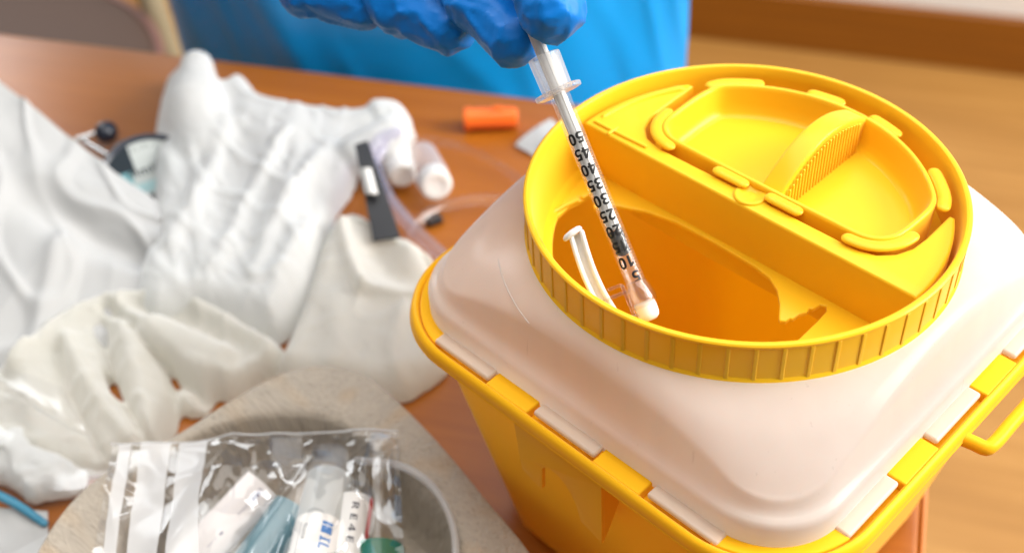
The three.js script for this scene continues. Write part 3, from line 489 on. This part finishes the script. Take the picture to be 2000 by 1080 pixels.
// the glove with the open cuff
{
  const t = thing('cuffed_glove', 'cream glove with open rolled cuff lying against the container', 'glove', at(700, 620, 0));
  part('glove_body', pillow([[622, 520], [640, 470], [668, 442], [704, 432], [760, 466], [830, 500], [868, 590], [876, 720], [840, 752], [790, 780], [700, 775], [540, 752], [556, 700], [596, 610]], 15,
    { edge: 11, fold: 0.8, fx: 0.04, fz: 0.02, turn: 0.5, seedv: 6, creases: [[[[668, 450], [690, 530], [712, 582]], 5, 3], [[[712, 586], [780, 596], [860, 600]], 5, 2.6], [[[640, 500], [600, 620], [560, 730]], 3, 5], [[[790, 620], [770, 700], [790, 770]], 3, 4], [[[740, 500], [770, 540], [820, 560]], -8, 9], [[[650, 600], [660, 680], [640, 760]], 2.5, 6]] }), M.latexWarm, t);
  part('rolled_cuff', tube([at(628, 512, 9), at(642, 470, 12), at(668, 443, 14), at(704, 433, 15), at(756, 463, 14), at(800, 486, 13), at(834, 504, 12), at(856, 560, 9)], 1.3, { smoothN: 60 }), M.latexWarm, t);
}
// the twisted glove in front of the sheet
single('twisted_glove', 'twisted pale glove in front of the big sheet with fingers hanging towards the plastic bag', 'glove', pillow([[-60, 740], [10, 735], [60, 690], [108, 648], [160, 600], [215, 588], [290, 590], [350, 574], [415, 588], [470, 634], [520, 668], [566, 700], [552, 734], [500, 752], [452, 778], [420, 776], [405, 806], [372, 812], [352, 806], [338, 850], [318, 890], [240, 915], [120, 930], [20, 910], [-60, 880]], 12,
  { edge: 8, fold: 1.0, fx: 0.045, fz: 0.03, turn: 0.6, seedv: 4.1, k: 5, cell: 1.5, holes: [[at(214, 742, 6), at(232, 786, 6), 1.9]], bars: [[at(300, 645, 15), at(420, 705, 13), 7, 8]],
    creases: [[[[40, 735], [130, 655], [210, 612], [340, 598], [440, 640], [540, 706]], 7, 5], [[[235, 628], [300, 665], [380, 730], [440, 752], [520, 728]], 7, 5], [[[215, 622], [262, 655], [330, 722], [395, 780]], -8, 2.6], [[[250, 655], [275, 740], [300, 850]], 6, 6], [[[200, 655], [222, 740], [262, 830], [290, 880]], -7, 2.6], [[[140, 685], [185, 770], [260, 870]], 6, 4.5], [[[120, 700], [140, 790], [190, 890]], -5, 3], [[[60, 720], [70, 800], [90, 890]], 4, 6], [[[330, 715], [340, 770], [330, 850]], -7, 2.4]] }), M.latexWarm);

// moulded paper tray
const pulpTex = dataTex(512, 512, (u, v) => { const n = 0.5 * wrapN(u, v, 60, 60, 3) + 0.4 * wrapN(u, v, 16, 16, 8) + 0.4 * wrapN(u, v, 130, 130, 1), st = Math.max(0, wrapN(u, v, 9, 9, 5) - 0.18) * 0.5, sp = wrapN(u, v, 70, 70, 12) > 0.42 ? 0.12 : 0; const k = 0.68 + n * 0.05 - sp * 0.35; return [k * 0.97 + st * 0.06, k * 0.905 - st * 0.06, k * 0.82 - st * 0.18]; }, true); pulpTex.repeat.set(9, 9);
const pulpBump = dataTex(512, 512, (u, v) => { const n = 0.5 + 0.35 * wrapN(u, v, 60, 60, 3) + 0.3 * wrapN(u, v, 120, 120, 1); return [n, n, n]; }); pulpBump.repeat.set(9, 9);
const pulp = phys({ map: pulpTex, roughness: 0.95, bumpMap: pulpBump, bumpScale: 0.0006 });
{
  const hR = 39, poly = [[640, 716], [715, 738], [790, 800], [870, 884], [950, 980], [1030, 1078], [1090, 1180], [1060, 1400], [800, 1560], [400, 1560], [60, 1400], [30, 1200], [85, 1060], [160, 960], [260, 890], [345, 850], [440, 790], [540, 735]];
  const inn = [[640, 815], [700, 846], [770, 900], [830, 950], [880, 1010], [905, 1085], [915, 1180], [880, 1330], [720, 1420], [460, 1420], [280, 1360], [215, 1230], [225, 1080], [262, 985], [300, 920], [360, 862], [450, 822], [540, 806]];
  const ring = (pl, h) => new THREE.CatmullRomCurve3(pl.map(([x, y]) => at(x, y, h)), true, 'centripetal').getSpacedPoints(140).slice(0, 140);
  const lift = (pts, dy, s, w = 0.5) => { const c = V(0, 0, 0); pts.forEach((p) => c.add(p)); c.divideScalar(pts.length); return pts.map((p) => { const q = p.clone(); q.x = c.x + (p.x - c.x) * s; q.z = c.z + (p.z - c.z) * s; q.y = p.y + dy + w * fbm(q.x * 0.05, q.z * 0.05, 1, 3); return q; }); };
  const o = ring(poly, hR), i = ring(inn, hR + 1);
  // line the two rings up by angle
  const c = V(0, 0, 0); o.forEach((p) => c.add(p)); c.divideScalar(140); const byAngle = (pts) => { const k = pts.map((p) => [Math.atan2(p.z - c.z, p.x - c.x), p]).sort((a, b) => a[0] - b[0]); return Array.from({ length: 140 }, (_, n) => { const a = -Math.PI + (n + 0.5) / 140 * 2 * Math.PI; let j = k.findIndex((e) => e[0] >= a); if (j < 0) j = 0; const e1 = k[j], e0 = k[(j + 139) % 140]; let da = e1[0] - e0[0]; if (da <= 0) da += 2 * Math.PI; let u = a - e0[0]; if (u < 0) u += 2 * Math.PI; return e0[1].clone().lerp(e1[1], clamp(u / da, 0, 1)); }); };
  const O = byAngle(o), I = byAngle(i), mixR = (t, dy) => O.map((p, n) => { const q = p.clone().lerp(I[n], t); q.y += dy + 0.5 * fbm(q.x * 0.05, q.z * 0.05, 1, 3); return q; });
  const rings = [lift(O, -37.6, 0.92), lift(O, -10, 0.985), lift(O, -2.4, 1.004), lift(O, -1.4, 1.008), lift(O, -0.3, 1.006), lift(O, 0.1, 1.0), mixR(0.15, 0.6), mixR(0.4, 0.8), mixR(0.7, 0.4), mixR(0.88, 0), mixR(0.97, -0.9), lift(I, -2.6, 0.99), lift(I, -8, 0.97), lift(I, -18, 0.94), lift(I, -29, 0.9), lift(I, -34.5, 0.83), lift(I, -36, 0.5), lift(I, -36.1, 0.05)];
  const g = planar(loft(rings, { capB: true }));
  single('pulp_tray', 'grey brown moulded paper pulp tray under the clear plastic bag', 'tray', g, pulp);
}
{ // loop of clear tubing lying in the tray
  const pts = [[700, 895], [780, 905], [840, 940], [880, 1000], [893, 1070], [880, 1150], [820, 1230]].map(([x, y]) => at(x - 3, y + 4, 41.5));
  single('tubing_loop', 'thin clear plastic tubing curving along the rim of the pulp tray', 'tubing', tube(pts, 1.35, { smoothN: 70, seg: 12 }), M.frost);
}
// ------------------------------------------------------------------ clear bag with tubes lying on the tray
const labelTex = (w, h, draw) => { const cv = document.createElement('canvas'); cv.width = w; cv.height = h; const c = cv.getContext('2d'); c.fillStyle = '#e9e6e1'; c.fillRect(0, 0, w, h); draw(c); const t = new THREE.CanvasTexture(cv); t.colorSpace = THREE.SRGBColorSpace; t.anisotropy = 8; return t; };
function frame(o, a, b, up = V(0, 1, 0)) { const y = b.clone().sub(a).normalize(), z = up.clone().addScaledVector(y, -up.dot(y)).normalize(), x = y.clone().cross(z); o.quaternion.setFromRotationMatrix(new THREE.Matrix4().makeBasis(x, y, z)); return a.distanceTo(b); }
function sampleTube(name, label, a, b, R, { cap, lab, labA = 0.1, labB = 0.7, arc = 2.4, inside, round = true, mat = M.clear, turn = 0 }) {
  const t = thing(name, label, 'sample tube', a, 0, 'sample tubes inside the clear plastic bag'), L = frame(t, a, b);
  const e = round ? [[0, L], [R * 0.4, L - R * 0.09], [R * 0.75, L - R * 0.36], [R * 0.95, L - R * 0.72], [R, L - R]] : [[0, L], [R - 0.6, L], [R, L - 0.6]];
  mesh('tube_body', lathe([[R - 0.7, 0], [R, 0], ...e.slice().reverse()], 40), mat, t);
  if (cap) mesh('cap', lathe([[0, -9], [R + 0.8, -9], [R + 1.2, -8.4], [R + 1.2, 3.4], [R + 0.8, 4], [R, 4]], 40), cap, t);
  if (inside) mesh('liquid_insert', lathe([[0, 2], [R - 1.2, 2], [R - 1.2, L * 0.62], [0, L * 0.62 + 1]], 32), inside, t);
  if (lab) { const g = new THREE.CylinderGeometry(R + 0.12, R + 0.12, L * (labB - labA), 40, 1, true, -arc / 2 + turn, arc); g.translate(0, L * (labA + labB) / 2, 0); mesh('label', g, phys({ map: lab, roughness: 0.6 }), t); }
  return t;
}
const l1 = labelTex(512, 1024, (c) => { c.fillStyle = '#dcd5d2'; c.fillRect(0, 0, 512, 1024); c.fillStyle = '#5d5873'; c.save(); c.translate(300, 40); c.rotate(Math.PI / 2); c.font = 'bold 54px sans-serif'; c.strokeStyle = '#5d5873'; c.lineWidth = 5; c.strokeRect(0, -20, 96, 60); c.fillRect(14, -8, 68, 34); c.font = '36px sans-serif'; c.fillText('EDTA', 120, 24); c.fillText('5 mL', 380, 24); c.fillRect(330, -6, 26, 26); c.fillText('10', 600, 24); c.restore(); });
const l2 = labelTex(512, 768, (c) => { c.fillStyle = '#4a7fc0'; c.save(); c.translate(400, 60); c.rotate(Math.PI / 2); c.fillRect(0, -40, 26, 86); c.fillRect(36, -40, 60, 86); c.font = 'bold 120px sans-serif'; c.fillText('IL', 120, 44); c.fillStyle = '#4c4a52'; c.font = '50px sans-serif'; c.fillText('Name', 30, 190); c.fillText('Hospital', 30, 320); c.fillRect(10, 214, 700, 4); c.fillRect(10, 344, 700, 4); c.restore(); });
const l3 = labelTex(512, 768, (c) => { c.fillStyle = '#d8352c'; c.fillRect(400, 0, 70, 768); c.fillStyle = '#3d3b44'; c.save(); c.translate(230, 60); c.rotate(Math.PI / 2); c.font = 'bold 90px sans-serif'; c.fillText('R E 4 E', 0, 0); c.font = '40px sans-serif'; c.fillText('10', 480, 0); c.restore(); });
sampleTube('sample_tube', 'clear tube with a grey printed label, leftmost of those inside the bag', at(300, 1180, 26), at(556, 908, 37), 10, { lab: l1, labA: -0.1, labB: 0.82, arc: 1.6, turn: 0.5 });
sampleTube('sample_tube', 'clear tube with pale blue contents between the grey labelled and frosted tubes', at(430, 1190, 30), at(650, 884, 38), 8.6, { inside: M.tealClear });
sampleTube('sample_tube', 'frosted flat ended tube with a blue and white name label inside the bag', at(585, 1200, 40), at(645, 935, 39), 8.4, { lab: l2, labA: -0.05, labB: 0.62, arc: 2.7, round: false, mat: M.frostTube, turn: -0.15 });
sampleTube('sample_tube', 'tube with red striped white label beside the green capped one inside the bag', at(655, 1215, 34), at(700, 940, 38), 6.8, { lab: l3, labA: 0, labB: 0.84, arc: 2.8, turn: 0.25 });
sampleTube('sample_tube', 'wide clear tube with dark green cap at the right edge of the bag', at(736, 1092, 32), at(738, 846, 42), 8.2, { cap: M.green });
{
  const t = thing('plastic_bag', 'crinkled clear plastic bag with three white stripes and sample tubes inside', 'plastic bag', at(480, 980, 32));
  const tl = at(218, 872, 46), tr = at(776, 846, 49), bl = at(150, 1290, 48), br = at(800, 1240, 50);
  const up = (u, v, k) => { const p = bil(tl, tr, bl, br, u, v), edge = Math.min(1, 6 * Math.min(u, 1 - u)) * Math.min(1, 5 * v); let y = 0;
    y += 9 * edge * (Math.exp(-(((u - 0.52 + 0.42 * v) / 0.07) ** 2)) * 0.4 + Math.exp(-(((u - 0.78 + 0.24 * v) / 0.08) ** 2)) * 0.45 + Math.exp(-(((u - 0.93 + 0.05 * v) / 0.06) ** 2)) * 0.6);
    y += 4.5 * Math.max(0, ridge(u * 2.2 + v * 1.2 + 1.7, v * 1.9 - u, 2.2) - 0.4) + 1.2 * Math.max(0, ridge(u * 5 - v * 2.4, v * 3.5 + u * 2, 5.1) - 0.5) + 0.7 * fbm(u * 3, v * 3, 8.8, 2);
    p.y += y * k; if (v < 0.02) p.y += 0.6 * Math.sin(u * 17); return p; };
  const rowsOf = (k, dy, n = 150, m = 110) => { const R = []; for (let j = 0; j <= m; j++) { const r = []; for (let i = 0; i <= n; i++) { const q = up(i / n, j / m, k); q.y += dy * Math.min(1, 5 * Math.min(j / m, i / n, 1 - i / n)); r.push(q); } R.push(r); } return R; };
  part('bag_film', loft(rowsOf(1, 2.5), { closed: false }), M.film, t);
  part('bag_film', loft(rowsOf(0.3, -9, 60, 40), { closed: false }), M.film, t);
  const stripe = (u0, u1) => { const R = []; for (let j = 0; j <= 60; j++) { const r = []; for (let i = 0; i <= 8; i++) { const v = j / 60, u = lerp(u0, u1, i / 8); const q = up(clamp(u + 0.02 * (v - 0.2), 0.004, 1), v, 1); q.y += 2.5 * Math.min(1, 5 * Math.min(v, u)) + 0.35; r.push(q); } R.push(r); } return loft(R, { closed: false }); };
  const stripeMat = phys({ color: C(0.86, 0.86, 0.86), roughness: 0.95, transmission: 0.35, transparent: true, opacity: 0.66, clearcoat: 0.6, clearcoatRoughness: 0.2 });
  for (const [a, b] of [[0.03, 0.075], [0.11, 0.215], [0.245, 0.345]]) part('white_stripe', stripe(a, b), stripeMat, t);
  part('edge_seal', tube(Array.from({ length: 40 }, (_, i) => { const q = up(i / 39, 0, 1); q.y += 0.3; return q; }), 0.35, { smoothN: 80, seg: 6 }), M.frost, t);
}
{ // loose film left of the bag
  const a = at(-60, 690, 34), b = at(120, 760, 30), c = at(-60, 1130, 30), d = at(235, 960, 34);
  const g = sheetOf(null, 80, 80, (u, v) => { const p = bil(a, b, c, d, u, v); p.y += 7 * Math.exp(-(((v - 0.18 - 0.45 * u * u) / 0.07) ** 2)) + 2 * Math.max(0, ridge(u * 1.2 + v * 0.8, v * 1.1 - u, 4.4) - 0.3) + 0.5 * fbm(u * 4, v * 4, 1.1, 2); return p; }, 0.2);
  single('clear_wrapper', 'creased clear plastic wrapper over the pale glove at the lower left', 'wrapper', g, M.thinFilm);
}
{ // blue edged packet in the corner
  const t = thing('dressing_packet', 'white paper packet with a blue edge in the lower left corner', 'packet', at(40, 1040, 0));
  const a = at(-70, 985, 10), b = at(92, 1000, 8), c = at(-70, 1200, 8), d = at(95, 1180, 6);
  part('paper_front', sheetOf(null, 30, 30, (u, v) => { const p = bil(a, b, c, d, u, v); p.y += 2 * fbm(u * 3, v * 3, 6, 3); return p; }, 0.4), M.paper, t);
  part('blue_edge', tube([at(-60, 950, 14), at(-5, 968, 14), at(30, 985, 12), at(85, 1022, 9)], (q) => lerp(2.2, 1.5, q), { smoothN: 40, sy: 0.6 }), M.teal, t);
}
{ // white crumpled tissue just above it
  single('tissue', 'small crumpled white tissue beside the tray in the lower left corner', 'tissue', crumpled([[at(20, 890, 8), at(80, 930, 9), 9, 9], [at(80, 930, 9), at(140, 940, 6), 8, 5], [at(-40, 900, 8), at(20, 890, 8), 10, 9]], { fold: 2, fq: 0.06, cell: 1.4, seedv: 3 }), M.latex);
}
// ------------------------------------------------------------------ gauge with black bulb, behind the sheet
{
  const c = at(292, 352, 10), t = thing('pressure_gauge', 'round white gauge dial with black rim and round black knob behind the creased white sheet', 'gauge', c);
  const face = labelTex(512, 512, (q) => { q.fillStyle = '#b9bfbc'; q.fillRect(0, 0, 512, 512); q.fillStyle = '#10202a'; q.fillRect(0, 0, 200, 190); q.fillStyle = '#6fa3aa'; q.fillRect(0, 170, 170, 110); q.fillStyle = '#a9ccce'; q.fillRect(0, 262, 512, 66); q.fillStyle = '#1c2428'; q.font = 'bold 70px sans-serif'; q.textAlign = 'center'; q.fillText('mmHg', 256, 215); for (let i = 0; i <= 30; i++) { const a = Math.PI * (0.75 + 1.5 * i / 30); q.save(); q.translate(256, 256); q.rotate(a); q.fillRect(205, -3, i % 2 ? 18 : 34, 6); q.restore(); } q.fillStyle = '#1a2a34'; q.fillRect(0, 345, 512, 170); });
  const tilt = (m) => { m.rotation.set(0.5, 0.35, -0.15); return m; };
  tilt(mesh('housing', lathe([[0, -9], [22, -8], [25.5, -3], [25.8, 2], [24.6, 3.4], [23, 2.6], [22.6, 0.4], [0, 0.4]], 64), M.navy, t));
  const dial = new THREE.CircleGeometry(22.6, 48); dial.rotateX(-Math.PI / 2); dial.translate(0, 0.8, 0); tilt(mesh('dial', dial, phys({ map: face, roughness: 0.5, specularIntensity: 0.6 }), t));
  part('valve_stem', tube([at(150, 272, 8), at(192, 258, 8)], 1.6), M.metal, t); part('knob', (() => { const p = at(206, 258, 8); return new THREE.SphereGeometry(6.2, 32, 20).scale(1, 0.94, 1.05).translate(p.x, p.y, p.z); })(), M.navy, t); part('valve_stem', tube([at(160, 275, 6), at(235, 320, 8)], 1.8), M.metal, t);
}
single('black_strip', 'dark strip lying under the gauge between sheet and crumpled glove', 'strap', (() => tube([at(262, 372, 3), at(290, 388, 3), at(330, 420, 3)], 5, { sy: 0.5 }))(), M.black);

// ------------------------------------------------------------------ mask tubing, vials, cap and scrap behind the gloves
{
  const t = thing('breathing_mask', 'clear lilac tinted mask edge with black strap between the glove cuffs', 'mask', at(740, 400, 0));
  part('clear_edge', tube([at(775, 258, 28), at(742, 272, 26), at(728, 312, 22), at(742, 362, 19), at(772, 410, 15), at(815, 456, 10), at(872, 508, 6)], (q) => lerp(2.7, 3.6, q), { smoothN: 70, seg: 16 }), M.lilac, t);
  part('inner_edge', tube([at(752, 280, 24), at(740, 320, 20), at(760, 380, 16), at(800, 430, 10)], 2.2, { smoothN: 40, seg: 12 }), M.lilac, t);
  part('strap', sheetOf(null, 8, 20, (u, v) => at(lerp(lerp(692, 718, u), lerp(728, 782, u), v), lerp(282, 470, v) - u * 8, 31 - 15 * v), 0.8), M.black, t);
  part('strap_clip', sheetOf(null, 8, 8, (u, v) => at(lerp(699, 724, u) + v * 13, lerp(328, 376, v), 29.5 - 4 * v + Math.sin(u * 3.1) * 2), 1), M.whitePlastic, t);
}
{
  const P = [[[762, 268], [782, 330], 8, 'white capped bottle lying behind the crumpled glove, the farther of the two'], [[835, 330], [812, 372], 8.6, 'white capped vial with its round cap facing the camera, the nearer of the two']];
  P.forEach(([p, q, R, label], i) => {
    const a = at(p[0], p[1], R + 2), b = i ? a.clone().addScaledVector(eye.clone().sub(a).normalize(), 9).add(V(3, -1.5, 8)) : at(q[0], q[1], R + 3), t = thing('small_bottle', label, 'bottle', a, 0, 'white capped bottles behind the crumpled glove'), L = frame(t, a, b);
    mesh('bottle_body', lathe([[0, -18], [R - 1, -18], [R, -16.5], [R, L - 6], [R - 2, L - 2], [R - 3, L]], 40), i ? M.frost : M.whitePlastic, t);
    mesh('cap', lathe([[R - 2.5, L - 3], [R - 0.6, L - 3], [R - 0.6, L + 5], [R - 1.6, L + 6.2], [R * 0.5, L + 6.2], [R * 0.45, L + 5.6], [0, L + 5.6]], 40), M.whitePlastic, t);
  });
}
single('clear_tubing', 'thick clear tubing curving from the white vial to behind the container', 'tubing', tube([at(788, 480, 8), at(812, 440, 9), at(850, 410, 9), at(900, 395, 8), at(960, 390, 7), at(1040, 400, 5)], 3.1, { smoothN: 60, seg: 16 }), M.clear);
single('clear_tubing', 'thin faint clear tubing arching behind the vials towards the container', 'tubing', tube([at(790, 268, 8), at(850, 276, 8), at(920, 294, 7), at(980, 326, 6), at(1040, 372, 5)], 2.0, { smoothN: 60, seg: 12 }), M.clear);
single('small_clip', 'small black clip under the thick clear tubing', 'clip', box(-4, 4, 0.5, 4, -3, 3, 1).rotateY(0.4).translate(...at(848, 436, 0).toArray()), M.black);
{
  const a = at(906, 232, 6.4), b = at(1011, 229, 5.6), t = thing('needle_cap', 'bright orange needle cap lying on the table near the apron', 'cap', a), L = frame(t, a, b);
  mesh('cap_body', lathe([[0, 0], [5.4, 0], [6.2, 0.6], [6.2, 3.6], [5.5, 4.2], [5.4, L * 0.5], [5.2, L - 1], [4.6, L], [0, L]], 40), M.orange, t);
  const fins = []; for (let i = 0; i < 8; i++) fins.push(box(-0.4, 0.4, 5, L - 2, 5.2, 5.7, 0.2).rotateY(i / 8 * 6.283)); mesh('grip_fins', fins, M.orange, t).userData.kind = 'stuff';
  mesh('nub', box(-1.4, 1.4, L * 0.54, L * 0.74, 5, 7, 0.5), M.orange, t);
}
single('paper_scrap', 'small torn white paper scrap between the orange cap and container', 'paper', (() => { const a = at(1006, 282, 2), b = at(1076, 232, 6), c = at(1046, 306, 2), d = at(1110, 262, 5); return sheetOf(null, 24, 24, (u, v) => { const p = bil(a, b, c, d, u, v); p.y += 3 * Math.sin(u * 3) * (0.5 + 0.5 * v) + 0.8 * fbm(u * 3, v * 3, 2, 2); return p; }, 0.3); })(), M.paper);

// ------------------------------------------------------------------ chair behind the table, left of the person
{
  const c = V(-640, -300, -800), t = thing('chair', 'dark brown round seated chair with a pale metal leg behind the table', 'chair', V(c.x, -750, c.z));
  part('seat', slab(arcPts(222, 0, Math.PI * 2 * 59 / 60, 59), -345, -300, 14).translate(c.x, 0, c.z), phys({ color: C(0.055, 0.026, 0.015), roughness: 0.65 }), t);
  part('piping', tube(arcPts(219, 0, Math.PI * 2 * 79 / 80, 79).map(([x, z]) => V(c.x + x, -304, c.z + z)), 5, { caps: false, smoothN: 120 }), phys({ color: C(0.17, 0.07, 0.055), roughness: 0.5 }), t);
  for (const a of [-0.6, 0.97, 2.54, 4.11]) part('leg', tube([V(c.x + 234 * Math.cos(a), -270, c.z + 234 * Math.sin(a)), V(c.x + 250 * Math.cos(a), -748, c.z + 250 * Math.sin(a))], 15), phys({ color: C(0.36, 0.31, 0.20), roughness: 0.4 }), t);
}
renderer.render(scene, camera);
